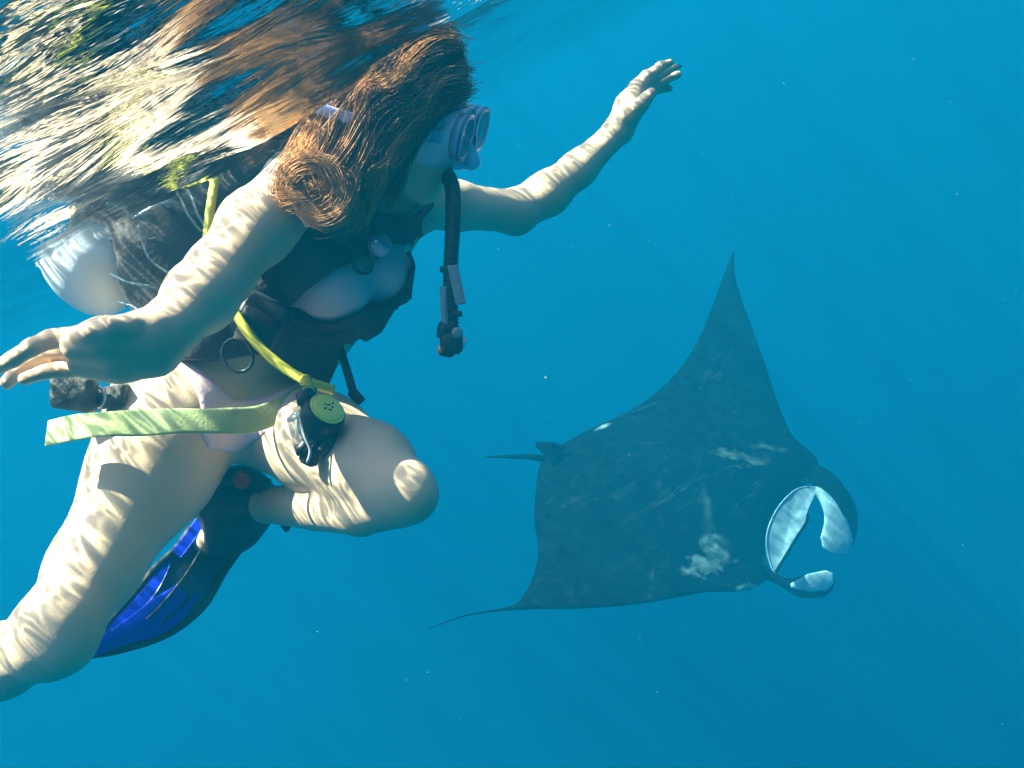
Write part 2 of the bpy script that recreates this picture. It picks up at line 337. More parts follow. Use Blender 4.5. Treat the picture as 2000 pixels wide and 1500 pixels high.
def body_field(h):
    Fd = Field((-1.0, -0.62, 0.90), (0.36, 0.60, 1.86), h)
    torso(Fd)
    # neck and head
    Fd.chain([(738, 405, 1.49, .052), (775, 320, 1.45, .048)], .03)
    Fd.ell(hp(-.012, .02, 0), [HF, HU, HR], (.098, .092, .076), .02)
    Fd.ell(hp(.028, -.035, 0), [HF, HU, HR], (.060, .078, .058), .03)
    Fd.cone(hp(.060, -.088, -.012), hp(.060, -.088, .012), .022, .022, .02)      # chin
    Fd.cone(hp(-.01, -.055, -.052), hp(.05, -.088, -.02), .020, .018, .02)      # jaw
    Fd.cone(hp(-.01, -.055, .052), hp(.05, -.088, .02), .020, .018, .02)
    Fd.cone(hp(.085, .004, 0), hp(.108, -.030, 0), .009, .012, .008)             # nose
    Fd.ell(hp(.083, -.055, 0), [HF, HU, HR], (.012, .006, .024), .008)            # upper lip
    Fd.ell(hp(.081, -.066, 0), [HF, HU, HR], (.012, .007, .020), .006)            # lower lip
    for s in (-1, 1):
        Fd.ell(hp(.083, .006, .031 * s), [HF, HU, HR], (.014, .010, .016), .008, sub=True)
        Fd.ell(hp(.074, .006, .031 * s), [HF, HU, HR], (.013, .012, .013), .003)
        Fd.ell(hp(-.005, -.005, .076 * s), [nrm(HF + .2*HU), HU, HR], (.018, .032, .010), .008)
    # her right arm (towards the camera)
    Fd.chain([(592, 362, 1.38, .054), (500, 445, 1.30, .050), (428, 535, 1.22, .041), (392, 580, 1.17, .042), (330, 640, 1.10, .032)], .025)
    # right hand
    W = (322, 655, 1.085); 
    Fd.chain([(335, 640, 1.10, .031), (290, 668, 1.07, .031), (215, 680, 1.05, .027)], .02)
    Fd.chain([(300, 690, 1.08, .026), (230, 705, 1.07, .022), (165, 706, 1.06, .019)], .02)
    Fd.chain([(280, 650, 1.055, .022), (200, 660, 1.03, .020), (150, 672, 1.03, .018)], .018)
    Fd.chain([(185, 652, 1.05, .0125), (100, 662, 1.04, .0112), (62, 678, 1.03, .0103), (25, 702, 1.03, .0093), (-18, 724, 1.04, .0083)], .004)
    Fd.chain([(178, 680, 1.065, .0125), (98, 686, 1.075, .0112), (58, 704, 1.085, .0098), (34, 725, 1.085, .0092), (14, 747, 1.09, .0086)], .003)
    Fd.chain([(170, 700, 1.09, .0120), (105, 706, 1.11, .0105), (68, 714, 1.125, .0093), (40, 728, 1.13, .0085)], .003)
    Fd.chain([(180, 718, 1.08, .0112), (125, 722, 1.07, .0098), (84, 727, 1.065, .0088), (48, 740, 1.065, .0078)], .003)
    Fd.chain([(292, 642, 1.065, .020), (252, 640, 1.035, .0150), (212, 642, 1.015, .0118), (180, 647, 1.012, .0112), (150, 655, 1.015, .0088)], .006)
    # her left arm, reaching out
    Fd.chain([(812, 392, 1.54, .048), (890, 402, 1.60, .040), (1005, 414, 1.70, .0375), (1070, 378, 1.71, .038), (1130, 330, 1.72, .031), (1205, 258, 1.74, .0245)], .022)
    Fd.cone(cc(1010, 428, 1.71), cc(1012, 430, 1.71), .022, .02, .02)             # elbow
    Fd.chain([(1208, 252, 1.74, .025), (1228, 208, 1.74, .024), (1246, 172, 1.75, .018)], .018)
    Fd.chain([(1215, 255, 1.76, .022), (1248, 200, 1.79, .018), (1262, 178, 1.80, .015)], .016)
    Fd.chain([(1242, 172, 1.745, .0125), (1263, 150, 1.745, .0120), (1276, 142, 1.75, .0095), (1290, 131, 1.75, .0100), (1310, 122, 1.76, .0075)], .006)
    Fd.chain([(1252, 172, 1.765, .0120), (1275, 155, 1.775, .0105), (1300, 139, 1.785, .0095), (1326, 126, 1.79, .0080)], .005)
    Fd.chain([(1256, 178, 1.785, .0115), (1278, 166, 1.80, .0100), (1300, 155, 1.81, .0090), (1324, 146, 1.82, .0080)], .005)
    Fd.chain([(1258, 184, 1.80, .0110), (1276, 178, 1.81, .0090), (1290, 174, 1.82, .0080), (1308, 173, 1.82, .0070)], .004)
    Fd.chain([(1222, 226, 1.72, .0180), (1240, 212, 1.70, .0140), (1258, 197, 1.69, .0115), (1272, 182, 1.69, .0105)], .008)
    # right leg
    Fd.chain([(332, 805, 1.42, .094), (290, 930, 1.37, .084), (184, 1108, 1.27, .057), (112, 1226, 1.18, .047), (92, 1248, 1.18, .046)], .03)
    Fd.chain([(98, 1250, 1.19, .046), (0, 1292, 1.24, .046), (-110, 1330, 1.30, .044), (-330, 1400, 1.44, .030), (-360, 1408, 1.45, .030)], .025)
    Fd.ell(cc(345, 860, 1.40), [nrm([1, .2, 0]), nrm([0, 1, 0]), nrm([0, 0, 1])], (.080, .09, .08), .05)
    Fd.ell(cc(128, 1262, 1.165), [nrm([.5, .8, 0]), nrm([-.8, .5, 0]), nrm([0, 0, 1])], (.030, .026, .03), .02)   # kneecap
    # left leg, knee drawn up
    Fd.ell(cc(806, 968, 1.20), [nrm([.7, .7, 0]), nrm([-.7, .7, 0]), nrm([0, 0, 1])], (.030, .028, .030), .018)
    Fd.chain([(520, 815, 1.50, .082), (625, 866, 1.40, .074), (720, 915, 1.30, .061), (778, 957, 1.22, .047)], .03)
    Fd.chain([(772, 966, 1.23, .045), (705, 993, 1.29, .038), (620, 990, 1.38, .035), (520, 985, 1.48, .029), (455, 985, 1.54, .030)], .007)
    Fd.chain([(470, 985, 1.53, .030), (445, 1020, 1.52, .028), (400, 1060, 1.50, .022)], .02)
    return Fd

M_hairbase = mat('hair_mass', (0.16, 0.07, 0.025), 0.7, 0.2, bump=(60, 0.8, 0.01), var=(30, (0.30, 0.14, 0.05), 0.2))
person = thing('person', cc(450, 790, 1.47), 'woman in pink bikini swimming under the surface, long brown hair, one arm reaching right', 'person')
BF = body_field(0.0042)
V, Q = BF.surface()
body = mesh('body', V, Q, M_skin, person)

# ---------------------------------------------------------------- swimwear and vest cut from the torso's own shape
def shell(name, off, polys, holes, m, parent, zlim=None, holes_z=None, extra=None, h=0.0042, only=None):
    G = Field((-0.85, -0.45, 1.15), (0.10, 0.32, 1.75), h)
    (only or torso)(G)
    if extra: extra(G)
    sl, X, Y, Z = G.block(G.lo, G.lo + (G.n - 1) * h)
    G.F = G.F - off
    idx = np.argwhere(np.abs(G.F) < 0.05) if True else None
    p = G.lo + idx * h; sc = p[:, 2] / F
    px = p[:, 0] / sc + 1000; py = p[:, 1] / sc + 750
    d = np.full(len(p), 1e3)
    for P in polys: d = np.minimum(d, poly_sdf(px, py, P) * sc)
    if zlim is not None:                    # keep only what lies in front of the plane
        c, nv = zlim; d = np.maximum(d, (p - c) @ nv)
    for P in holes:
        hd = -poly_sdf(px, py, P) * sc
        if holes_z is not None:
            c, nv = holes_z; hd = np.minimum(hd, -((p - c) @ nv)); 
            hd = np.where((p - c) @ nv > 0, -1.0, hd)
        d = np.maximum(d, hd)
    f = G.F[tuple(idx.T)]; k = 0.006; hh = np.maximum(k - np.abs(f - d), 0) / k
    G.F[tuple(idx.T)] = np.maximum(f, d) + hh * hh * k * 0.25
    G.F[G.F < -0.049] = -0.049
    m_in = np.zeros(G.F.shape, bool); m_in[tuple(idx.T)] = True
    inner = (~m_in) & (G.F < 0)             # deep inside: carve by nearest test, cheap
    j = np.argwhere(inner); q = G.lo + j * h; s2 = q[:, 2] / F
    dd = np.full(len(q), 1e3)
    for P in polys: dd = np.minimum(dd, poly_sdf(q[:, 0] / s2 + 1000, q[:, 1] / s2 + 750, P) * s2)
    if zlim is not None: dd = np.maximum(dd, (q - zlim[0]) @ zlim[1])
    G.F[tuple(j.T)] = np.maximum(G.F[tuple(j.T)], dd)
    V, Q = G.surface()
    return mesh(name, V, Q, m, parent)
CN = nrm([.55, .35, -.75])                   # the way her chest faces
mid = cc(640, 540, 1.50)
top_poly = [(556, 606), (592, 560), (628, 520), (664, 500), (690, 512), (706, 530), (722, 518), (748, 488), (762, 462), (785, 455), (800, 500), (800, 545), (780, 580), (752, 598), (704, 612), (650, 632), (600, 626)]
shell('bikini_top', 0.0035, [top_poly, [(585, 470), (640, 435), (662, 440), (645, 480), (600, 500)]], [], M_pink, person, zlim=(mid + CN * -.01, -CN))
bot_poly = [(318, 690), (350, 690), (395, 720), (455, 778), (520, 775), (585, 745), (612, 770), (590, 800), (520, 848), (462, 885), (405, 880), (380, 830), (330, 800), (270, 790), (250, 740)]
def hips(G):
    torso(G)
    G.chain([(332, 805, 1.42, .094), (290, 930, 1.37, .084)], .03); G.chain([(520, 815, 1.50, .082), (625, 868, 1.40, .078)], .03)
    G.ell(cc(345, 860, 1.40), [nrm([1, .2, 0]), nrm([0, 1, 0]), nrm([0, 0, 1])], (.080, .09, .08), .05)
shell('bikini_bottom', 0.0035, [bot_poly], [[(150, 700), (330, 700), (385, 770), (400, 830), (330, 900), (150, 900)]], M_pink, person, only=hips)
tie = sweep(spline(pts([(345, 694, 1.345), (392, 728, 1.335), (445, 775, 1.36)]), 12), .016, .003, wdir=(.7, -.7, 0), n=10)

vest = thing('buoyancy_vest', cc(560, 700, 1.5), 'black buoyancy vest strapped round the woman, open over her pink bikini top', 'diving vest')
vest_poly = [(560, 250), (700, 330), (735, 430), (798, 426), (812, 405), (836, 370), (850, 400), (826, 430), (800, 496), (812, 520), (800, 590), (775, 600), (745, 650), (715, 668), (690, 655), (670, 675), (654, 725), (640, 757), (590, 748), (570, 712), (500, 692), (430, 705), (350, 704), (290, 660), (262, 625), (240, 560), (212, 440), (300, 330), (430, 240)]
def vest_extra(G):
    G.chain([(300, 470, 1.58, .085), (400, 430, 1.60, .075), (560, 300, 1.56, .05)], .05)         # bladder behind
    G.chain([(310, 600, 1.54, .055), (310, 520, 1.56, .075), (420, 640, 1.55, .060)], .05)
    G.chain([(600, 655, 1.47, .045), (700, 628, 1.46, .034)], .03); G.chain([(600, 700, 1.47, .040), (625, 725, 1.46, .030)], .03)
    G.chain([(640, 330, 1.42, .032), (655, 400, 1.40, .036), (600, 500, 1.39, .030), (480, 600, 1.385, .034), (410, 665, 1.38, .036)], .03)
    G.chain([(790, 440, 1.49, .022), (808, 470, 1.49, .018)], .02)
hole = [(700, 340), (742, 430), (752, 470), (716, 486), (650, 528), (600, 566), (563, 604), (600, 622), (648, 626), (704, 604), (752, 586), (775, 580), (850, 560), (850, 380), (812, 380), (800, 428), (765, 420), (730, 330)]
hole2 = [(752, 478), (718, 500), (652, 528), (596, 570), (560, 606), (600, 628), (650, 632), (706, 610), (756, 592), (792, 566), (812, 500), (800, 470), (782, 462)]
neckhole = [(704, 330), (731, 430), (796, 428), (842, 376), (800, 330)]
shell('vest_shell', 0.016, [vest_poly], [hole2, neckhole], M_black, vest, extra=vest_extra, holes_z=(mid, -CN))

def P1(n_, V_F, m, parent, **k): return mesh(n_, V_F[0], V_F[1], m, parent, **k)
# chest strap with its buckle
def ribbon(path, w_, t_, wdir, n=24): return sweep(spline(pts(path), n), w_, t_, wdir=wdir, n=12, power=5)
cs = P1('chest_strap', ribbon([(640, 452, 1.37), (700, 440, 1.375), (760, 446, 1.40), (820, 440, 1.46)], .019, .004, (0, 1, 0)), M_black, vest)
P1('buckle', box(cc(762, 447, 1.392), [.026, .002, .010], [0, .021, 0], [-.003, 0, .006]), M_rubber, vest)
P1('waist_strap', ribbon([(452, 628, 1.335), (500, 620, 1.34), (545, 600, 1.38), (600, 640, 1.385), (690, 650, 1.40)], .018, .003, (.3, .9, 0)), M_black, vest)
bk = P1('buckle', box(cc(512, 625, 1.335), [.030, .016, .006], [-.017, .030, 0], [0, 0, .006]), M_rubber, vest)
P1('strap_slot', box(cc(505, 618, 1.326), [.020, .010, .004], [-.004, .007, 0], [0, 0, .003]), M_black, bk)
P1('d_ring', torus(cc(709, 516, 1.365), [1, .2, 0], [-.1, 1, .1], .014, .0026, ry=.0135), M_rubber, vest)
P1('d_ring', torus(cc(464, 694, 1.31), [.85, .5, 0], [-.4, .9, .1], .0235, .0026, ry=.022), M_rubber, vest)
P1('webbing', ribbon([(690, 470, 1.37), (700, 500, 1.362)], .010, .003, (1, 0, 0), 6), M_black, vest)
P1('webbing', ribbon([(480, 635, 1.33), (470, 668, 1.318)], .012, .003, (1, .4, 0), 6), M_black, vest)
pv_ = P1('dump_valve', lathe(cc(742, 478, 1.365), [0.2, 0, -1], [(.004, -.012), (.014, -.010), (.018, 0), (.015, .008), (.006, .013)]), M_grey, vest)
P1('pull_tab', ribbon([(742, 462, 1.362), (736, 478, 1.352), (752, 496, 1.36)], .009, .004, (1, .2, 0), 8), M_silp, vest)
for a, b, c_ in (((700, 352, 1.40), (716, 390, 1.40), (731, 428, 1.385)), ((846, 374, 1.46), (822, 400, 1.45), (796, 428, 1.44))):
    P1('piping', tube(spline(pts([a, b, c_]), 14), .0028), M_grey, vest)
P1('pull_cord', tube(spline(pts([(797, 492, 1.44), (806, 515, 1.44), (803, 540, 1.44), (798, 580, 1.44)]), 16), .0036), M_black, vest)
P1('toggle', tube(spline(pts([(805, 522, 1.44), (800, 556, 1.44), (797, 584, 1.44)]), 8), .0056), M_rubber, vest)
hs = P1('hanging_strap', ribbon([(662, 676, 1.45), (674, 712, 1.43), (690, 766, 1.41)], .0065, .003, (1, 0, 0), 10), M_black, vest)
P1('strap_end', box(cc(696, 775, 1.405), [.008, .009, 0], [-.006, .005, 0], [0, 0, .003]), M_rubber, hs)
P1('side_buckle', box(cc(764, 588, 1.46), [.010, -.004, 0], [.002, .016, 0], [0, 0, .006]), M_rubber, vest)
# pockets and seams that stand proud of the vest
P1('pocket', box(cc(700, 632, 1.405), [.034, -.010, .010], [.008, .022, 0], [0, 0, .008], .35), M_black, vest)
for L in ([(640, 470, 1.365), (560, 545, 1.355), (470, 625, 1.345), (400, 690, 1.345)], [(600, 690, 1.42), (630, 650, 1.41), (660, 640, 1.41)], [(548, 470, 1.36), (566, 512, 1.352), (560, 560, 1.35)]):
    P1('seam', tube(spline(pts(L), 20), .0022, 6), M_rubber, vest)
# clear film and thin hoses on the vest's back, behind the arm
P1('air_cell', join([sweep(spline(pts([(225, 470, 1.50), (270, 430, 1.48), (330, 400, 1.48), (385, 420, 1.50)]), 24), .015, .008, n=12), sweep(spline(pts([(260, 590, 1.50), (240, 520, 1.48), (300, 470, 1.475), (370, 500, 1.50)]), 24), .016, .008, n=12)]), M_clear, vest)
for L in ([(335, 355, 1.44), (352, 385, 1.43), (368, 420, 1.42), (392, 452, 1.42)], [(352, 350, 1.44), (372, 380, 1.43), (385, 415, 1.42), (402, 446, 1.42)], [(215, 535, 1.44), (252, 552, 1.43), (300, 560, 1.43)], [(270, 440, 1.44), (292, 505, 1.43), (330, 535, 1.43)], [(232, 590, 1.44), (262, 600, 1.42), (282, 618, 1.40)]):
    P1('bungee_cord', tube(spline(pts(L), 20), .0022, 7), M_clear, vest)

# inflator hose: corrugated, with grey tag and valve head
infl = thing('inflator_hose', cc(880, 690, 1.34), 'black corrugated inflator hose hanging straight down below her chin', 'hose')
hpth = spline(pts([(868, 330, 1.44), (884, 372, 1.36), (884, 450, 1.33), (880, 530, 1.33), (881, 640, 1.33)]), 190)
P1('corrugated_tube', sweep(hpth, .0107 + .0012 * np.cos(np.arange(190) * 1.9), .0107 + .0012 * np.cos(np.arange(190) * 1.9), wdir=(.3, .1, 1), n=14), M_rubber, infl)
P1('valve_head', join([box(cc(882, 668, 1.325), [.016, .001, .002], [0, .017, 0], [0, 0, .013], .4), tube(spline(pts([(858, 644, 1.32), (876, 646, 1.325), (890, 640, 1.33)]), 8), .0125, 12), box(cc(872, 684, 1.325), [.012, .003, 0], [-.003, .009, 0], [0, 0, .010], .4)]), M_rubber, infl)
P1('button', lathe(cc(892, 650, 1.312), [.4, 0, -1], [(.008, 0), (.008, .005), (.005, .007)], 16), M_grey, infl)
P1('mouthpiece', sweep(pts([(896, 672, 1.33), (902, 676, 1.33), (905, 678, 1.33)]), [.013, .014, .013], [.008, .009, .008], wdir=(0, 1, 0)), M_sil, infl)
P1('thin_hose', tube(spline(pts([(866, 560, 1.32), (868, 610, 1.318), (870, 640, 1.32)]), 12), .0052), M_grey, infl)
P1('tag', box(cc(892, 556, 1.318), [.0075, -.001, 0], [.006, .028, 0], [0, 0, .0015], .1), M_grey, infl)
for y, s_ in ((526, -1), (613, 1)):
    P1('clip', box(cc(881 + s_ * 12, y, 1.325), [.007, 0, 0], [0, .004, 0], [0, 0, .006]), M_rubber, infl)

# ---------------------------------------------------------------- tank, weights, belt
tank = thing('scuba_tank', cc(150, 600, 1.62), 'white scuba tank on her back, its round end towards the left edge', 'air tank')
ta = cc(160, 528, 1.56); tb = cc(600, 250, 1.85); tax = nrm(tb - ta)
prof = [(.012, -.052), (.040, -.047), (.064, -.036), (.082, -.018), (.090, .006), (.091, .05), (.091, .40), (.085, .43), (.06, .46), (.02, .475), (.02, .50)]
P1('cylinder', lathe(ta, tax, prof, 64), M_tank, tank)
P1('tank_valve', lathe(ta, tax, [(.018, .50), (.018, .54), (.03, .545), (.03, .57)], 20), M_metal, tank)
P1('cam_strap', lathe(ta, tax, [(.0905, .050), (.0950, .052), (.0950, .068), (.0905, .070)], 64), M_black, tank)
P1('cam_strap', lathe(ta, tax, [(.0905, .205), (.0965, .207), (.0965, .250), (.0905, .252)], 64), M_black, tank)
hose = thing('yellow_hose', cc(600, 745, 1.35), 'long yellow hose running from the tank behind her arm across her waist', 'hose')
P1('hose_run', tube(spline(pts([(470, 180, 1.62), (432, 300, 1.50), (415, 380, 1.44), (404, 480, 1.42), (410, 560, 1.40), (448, 592, 1.335), (478, 640, 1.315), (515, 685, 1.315), (560, 722, 1.31), (608, 748, 1.30), (652, 762, 1.31)]), 90), .0072, 14), M_yhose, hose)
P1('hose_fitting', tube(spline(pts([(596, 742, 1.30), (600, 754, 1.27), (603, 764, 1.25)]), 8), .0085, 14), M_yhose, hose)

M_lead = mat('dark_weight', (0.03, 0.032, 0.03), 0.6, 0.3, bump=(55, 0.9, 0.006), var=(45, (0.12, 0.11, 0.08), 0.16))
belt = thing('weight_belt', cc(300, 830, 1.3), 'pale yellow webbing belt with loose end sticking out to the left of her hip', 'belt')
bp_ = spline(pts([(92, 846, 1.26), (150, 834, 1.25), (210, 828, 1.25), (270, 826, 1.262), (350, 822, 1.275), (430, 822, 1.30), (500, 818, 1.335), (560, 795, 1.37), (600, 772, 1.40), (640, 758, 1.43)]), 50)
wv = np.linspace(0, 1, 50)
P1('webbing', sweep(bp_, .0190 + .0008*np.sin(wv*23), .0016, wdir=(.05, 1, -.45), n=12, power=6), M_belt, belt)
wts = [((145, 768, 1.30), (.029, .004, .0), (-.002, .024, .004)), ((220, 775, 1.33), (.022, -.003, 0), (0, .016, 0)), ((262, 770, 1.36), (.012, .001, 0), (0, .013, 0))]
for c_, a_, b_ in wts: P1('weight', box(cc(*c_), a_, b_, [0, 0, .014], .2), M_lead, belt)
P1('weight_keeper', torus(cc(192, 775, 1.31), [1, 0, 0], [0, 1, 0], .009, .003, 20, 6, ry=.014), M_metal, belt)
P1('dark_webbing', ribbon([(170, 772, 1.335), (300, 770, 1.37), (380, 760, 1.36)], .012, .002, (0, 1, 0)), M_black, belt)

# ---------------------------------------------------------------- spare second stage hanging over the raised thigh
oc = thing('octopus_regulator', cc(600, 900, 1.24), 'spare regulator with round yellow cover hanging over her raised thigh', 'regulator')
OA = nrm([.56, -.62, -.55]); O0 = cc(622, 822, 1.265)
P1('housing', lathe(O0, OA, [(.010, -.026), (.022, -.022), (.027, -.010), (.029, .004), (.0305, .010), (.0300, .020), (.0275, .026), (.0225, .0275)], 40), M_rubber, oc)
cv = P1('cover', lathe(O0 + OA * .0270, OA, [(.0222, 0), (.0222, .0020), (.0205, .0034), (.0120, .0044), (.002, .0048)], 40), M_yface, oc)
P1('cover_rim', torus(O0 + OA * .0275, np.cross(OA, [0, 1, 0]), np.cross(OA, np.cross(OA, [0, 1, 0])), .0238, .0016), M_yface, oc)
e1 = nrm(np.cross(OA, [0, 1, 0])); e2 = np.cross(OA, e1)
for i, (a_, b_, l_, t_) in enumerate([(-.006, -.002, .004, .3), (.000, -.005, .0045, -.5), (.005, -.001, .004, .9), (.001, .003, .005, .1), (-.004, .005, .003, 1.2), (.009, .006, .003, .5)]):
    c_ = O0 + OA * .0318 + e1 * a_ + e2 * b_; d_ = e1 * math.cos(t_) + e2 * math.sin(t_); g_ = np.cross(OA, d_)
    P1('mark', box(c_, d_ * l_ * .6, g_ * .0009, OA * .0006), M_black, cv)
P1('hose_swivel', join([tube(spline(pts([(603, 758, 1.26), (600, 780, 1.255), (606, 800, 1.26)]), 10), .0115, 14), tube(pts([(596, 766, 1.26), (600, 790, 1.258)]), .0135, 14)]), M_rubber, oc)
P1('exhaust_shroud', join([box(cc(592, 842, 1.262), [.013, -.006, -.004], [.008, .027, 0], [.004, 0, .014], .3)]), M_clear, oc)
P1('mouthpiece', sweep(spline(pts([(606, 850, 1.262), (612, 868, 1.262), (606, 890, 1.258), (598, 908, 1.255)]), 12), [.014, .013, .012, .012, .012, .011, .011, .012, .0135, .014, .013, .008], [.010]*12, wdir=(1, .3, 0), n=14), M_rubber, oc)
P1('exhaust_tee', join([sweep(spline(pts([(648, 848, 1.262), (640, 868, 1.262), (626, 884, 1.262)]), 8), .011, .009, n=12), sweep(spline(pts([(600, 862, 1.25), (590, 876, 1.25), (578, 880, 1.25)]), 8), [.008, .009, .010, .011, .011, .010, .009, .006], .008, n=12)]), M_rubber, oc)
P1('clip_line', tube(spline(pts([(584, 806, 1.25), (594, 850, 1.24), (606, 880, 1.24), (600, 905, 1.24)]), 14), .0022, 6), M_grey, oc)

# ---------------------------------------------------------------- swim fin on the drawn-up foot
M_fblack = mat('fin_black', (0.012, 0.02, 0.045), 0.45, 0.3, bump=(40, .3, .002), var=(20, (0.02, 0.05, 0.14), .2))
fin = thing('swim_fin', cc(440, 990, 1.54), 'blue and black swim fin on her drawn-up foot, blade hanging to lower left', 'fin')
EL = spline(pts([(436, 938, 1.56), (412, 975, 1.53), (380, 1022, 1.50), (343, 1072, 1.47), (304, 1108, 1.44), (257, 1166, 1.41), (214, 1214, 1.38), (170, 1280, 1.35)]), 60)
ER = spline(pts([(520, 1012, 1.58), (490, 1040, 1.55), (470, 1068, 1.53), (436, 1118, 1.50), (398, 1184, 1.46), (332, 1238, 1.42), (236, 1272, 1.38), (168, 1285, 1.35)]), 60)
nv_ = nrm([.3, -.2, -1])
def fin_pt(u, v, lift=0.0):       # u along, v across 0..1
    i = np.clip(u * 59, 0, 58.999); a = int(i); t = i - a
    L = EL[a]*(1-t) + EL[a+1]*t; R = ER[a]*(1-t) + ER[a+1]*t
    wd = np.linalg.norm(R - L)
    return L + (R - L) * v + nv_ * (lift + .10 * wd * math.sin(math.pi * v))
def fin_patch(uv, lift, th, nu=40, nw=8):
    """uv: function t -> (u, v0, v1)"""
    top = []; bot = []
    for i in range(nu):
        u, v0, v1 = uv(i / (nu - 1))
        for j in range(nw):
            v = v0 + (v1 - v0) * j / (nw - 1); top.append(fin_pt(u, v, lift)); bot.append(fin_pt(u, v, lift - th))
    n = nu * nw; Fc = []
    for i in range(nu - 1):
        for j in range(nw - 1):
            a, b, c_, d_ = i*nw+j, i*nw+j+1, (i+1)*nw+j+1, (i+1)*nw+j
            Fc += [(a, b, c_, d_), (n+d_, n+c_, n+b, n+a)]
    for i in range(nu - 1):
        for j in (0, nw - 1): Fc.append((i*nw+j, (i+1)*nw+j, n+(i+1)*nw+j, n+i*nw+j))
    for j in range(nw - 1):
        for i in (0, nu - 1): Fc.append((i*nw+j, i*nw+j+1, n+i*nw+j+1, n+i*nw+j))
    return np.array(top + bot), Fc
P1('blade', fin_patch(lambda t: (t * .985, .0, 1.0), 0, .004, 60, 14), M_fblack, fin)
P1('blue_panel', fin_patch(lambda t: (.46 + .40*t, .06, .06 + .30*math.sin(min(1, t*1.6)*math.pi*.5)*(1 - .3*t)), .0035, .003), M_blue, fin)
P1('blue_panel', fin_patch(lambda t: (.54 + .435*t, .08 + .36*(1-t)**2 + .03*math.sin(t*9), .62 + .12*math.sin(t*2.2)*(1-t) + .27*t + .05*math.sin(t*16)*(1-t)), .0035, .003), M_blue, fin)
P1('blue_panel', fin_patch(lambda t: (.50 + .46*t, .76 - .0*t, .76 + .17*math.sin(math.pi*min(1, t*1.15+.05))), .0035, .003), M_blue, fin)
P1('blue_panel', fin_patch(lambda t: (.02 + .42*t, -.03, .20 - .02*t), .0085, .003), M_blue, fin)
P1('blade_rail', sweep(np.array([fin_pt(u, .0, .002) for u in np.linspace(.3, .985, 50)]), np.linspace(.006, .002, 50), np.linspace(.006, .0025, 50), n=10), M_black, fin)
P1('blade_rail', sweep(np.array([fin_pt(u, 1., .002) for u in np.linspace(0, .985, 50)]), np.linspace(.010, .003, 50), np.linspace(.009, .0025, 50), n=10), M_rubber, fin)
P1('blade_rail', sweep(np.array([fin_pt(u, .30 + .3*u, .003) for u in np.linspace(.05, .72, 30)]), np.linspace(.005, .002, 30), np.linspace(.004, .0015, 30), n=8), M_black, fin)
Gf = Field((-.62, .08, 1.42), (-.36, .30, 1.66), .004)
Gf.chain([(508, 984, 1.495, .037), (470, 972, 1.53, .047), (440, 985, 1.535, .047), (452, 1030, 1.53, .038), (425, 1058, 1.505, .020), (395, 1085, 1.49, .008)], .03)
Gf.cone(cc(500, 1012, 1.54), cc(460, 1050, 1.52), .022, .02, .02)
V, Q = Gf.surface(); mesh('foot_pocket', V, Q, M_rubber, fin)
st = P1('heel_strap', ribbon([(398, 955, 1.50), (430, 930, 1.478), (470, 934, 1.462), (525, 952, 1.452)], .014, .004, (.3, 1, 0)), M_rubber, fin)
P1('strap_button', lathe(cc(473, 937, 1.457), [.1, -.1, -1], [(.0145, 0), (.0145, .004), (.009, .008)], 24), M_red, fin)
P1('strap_end', sweep(pts([(556, 995, 1.50), (558, 1015, 1.50), (559, 1030, 1.50), (560, 1038, 1.50)]), [.010, .0105, .008, .003], .004, wdir=(1, 0, 0), n=10), M_rubber, fin)

# ---------------------------------------------------------------- mask
mask = thing('diving_mask', hp(.10, .0, -.03), 'clear silicone diving mask with two lenses on the woman\'s face, turned to the right', 'diving mask')
def mask_ring(f, su, sr, cu=0.0, n=48, nose=0.0, wrap=0.0):
    out = []
    for i in range(n):
        t = 2*math.pi*i/n; r = sr*math.copysign(abs(math.cos(t))**.75, math.cos(t)); u = su*math.copysign(abs(math.sin(t))**.8, math.sin(t))
        if math.sin(t) < 0: u -= nose*math.exp(-(r/.018)**2)
        out.append(hp(f - wrap*(r/.07)**2, cu + u, r))
    return np.array(out)
def loft(rings, close_end=False):
    n = len(rings[0]); V = np.vstack(rings); Fc = []
    for i in range(len(rings)-1):
        for j in range(n):
            k = (j+1) % n; Fc.append((i*n+j, i*n+k, (i+1)*n+k, (i+1)*n+j))
    return V, Fc
P1('skirt', loft([mask_ring(.070, .050, .078, .000, nose=.012, wrap=.030), mask_ring(.080, .054, .080, .002, nose=.014, wrap=.026), mask_ring(.092, .044, .076, .006, nose=.012, wrap=.014), mask_ring(.103, .038, .073, .010, nose=.006, wrap=.008), mask_ring(.108, .036, .073, .010, nose=0, wrap=.006)]), M_sil, mask)
def lens_ring(s, f, k, n=36):
    out = []
    for i in range(n):
        t = 2*math.pi*i/n; r = .031*k*math.copysign(abs(math.cos(t))**.8, math.cos(t)); u = .029*k*math.copysign(abs(math.sin(t))**.8, math.sin(t))
        if math.cos(t)*s < 0 and math.sin(t) < 0: r *= .72
        out.append(hp(f, .010 + u, s*.038 + r))
    return np.array(out)
for s_ in (-1, 1):
    P1('lens_frame', loft([lens_ring(s_, .104, 1.0), lens_ring(s_, .104, 1.18), lens_ring(s_, .115, 1.16), lens_ring(s_, .118, 1.06), lens_ring(s_, .115, .98), lens_ring(s_, .104, 1.0)]), M_frame, mask)
    rg = lens_ring(s_, .112, 1.0); P1('lens', (np.vstack([rg, rg - HF*.002]), [tuple(range(36)), tuple(range(71, 35, -1))]), M_lens, mask, smooth=False)
G2 = Field(hp(.11, -.03, 0) - .05, hp(.11, -.03, 0) + .05, .0025)
G2.cone(hp(.094, .006, 0), hp(.120, -.030, 0), .011, .0150, .01); G2.cone(hp(.10, -.034, -.008), hp(.10, -.034, .008), .014, .014, .01)
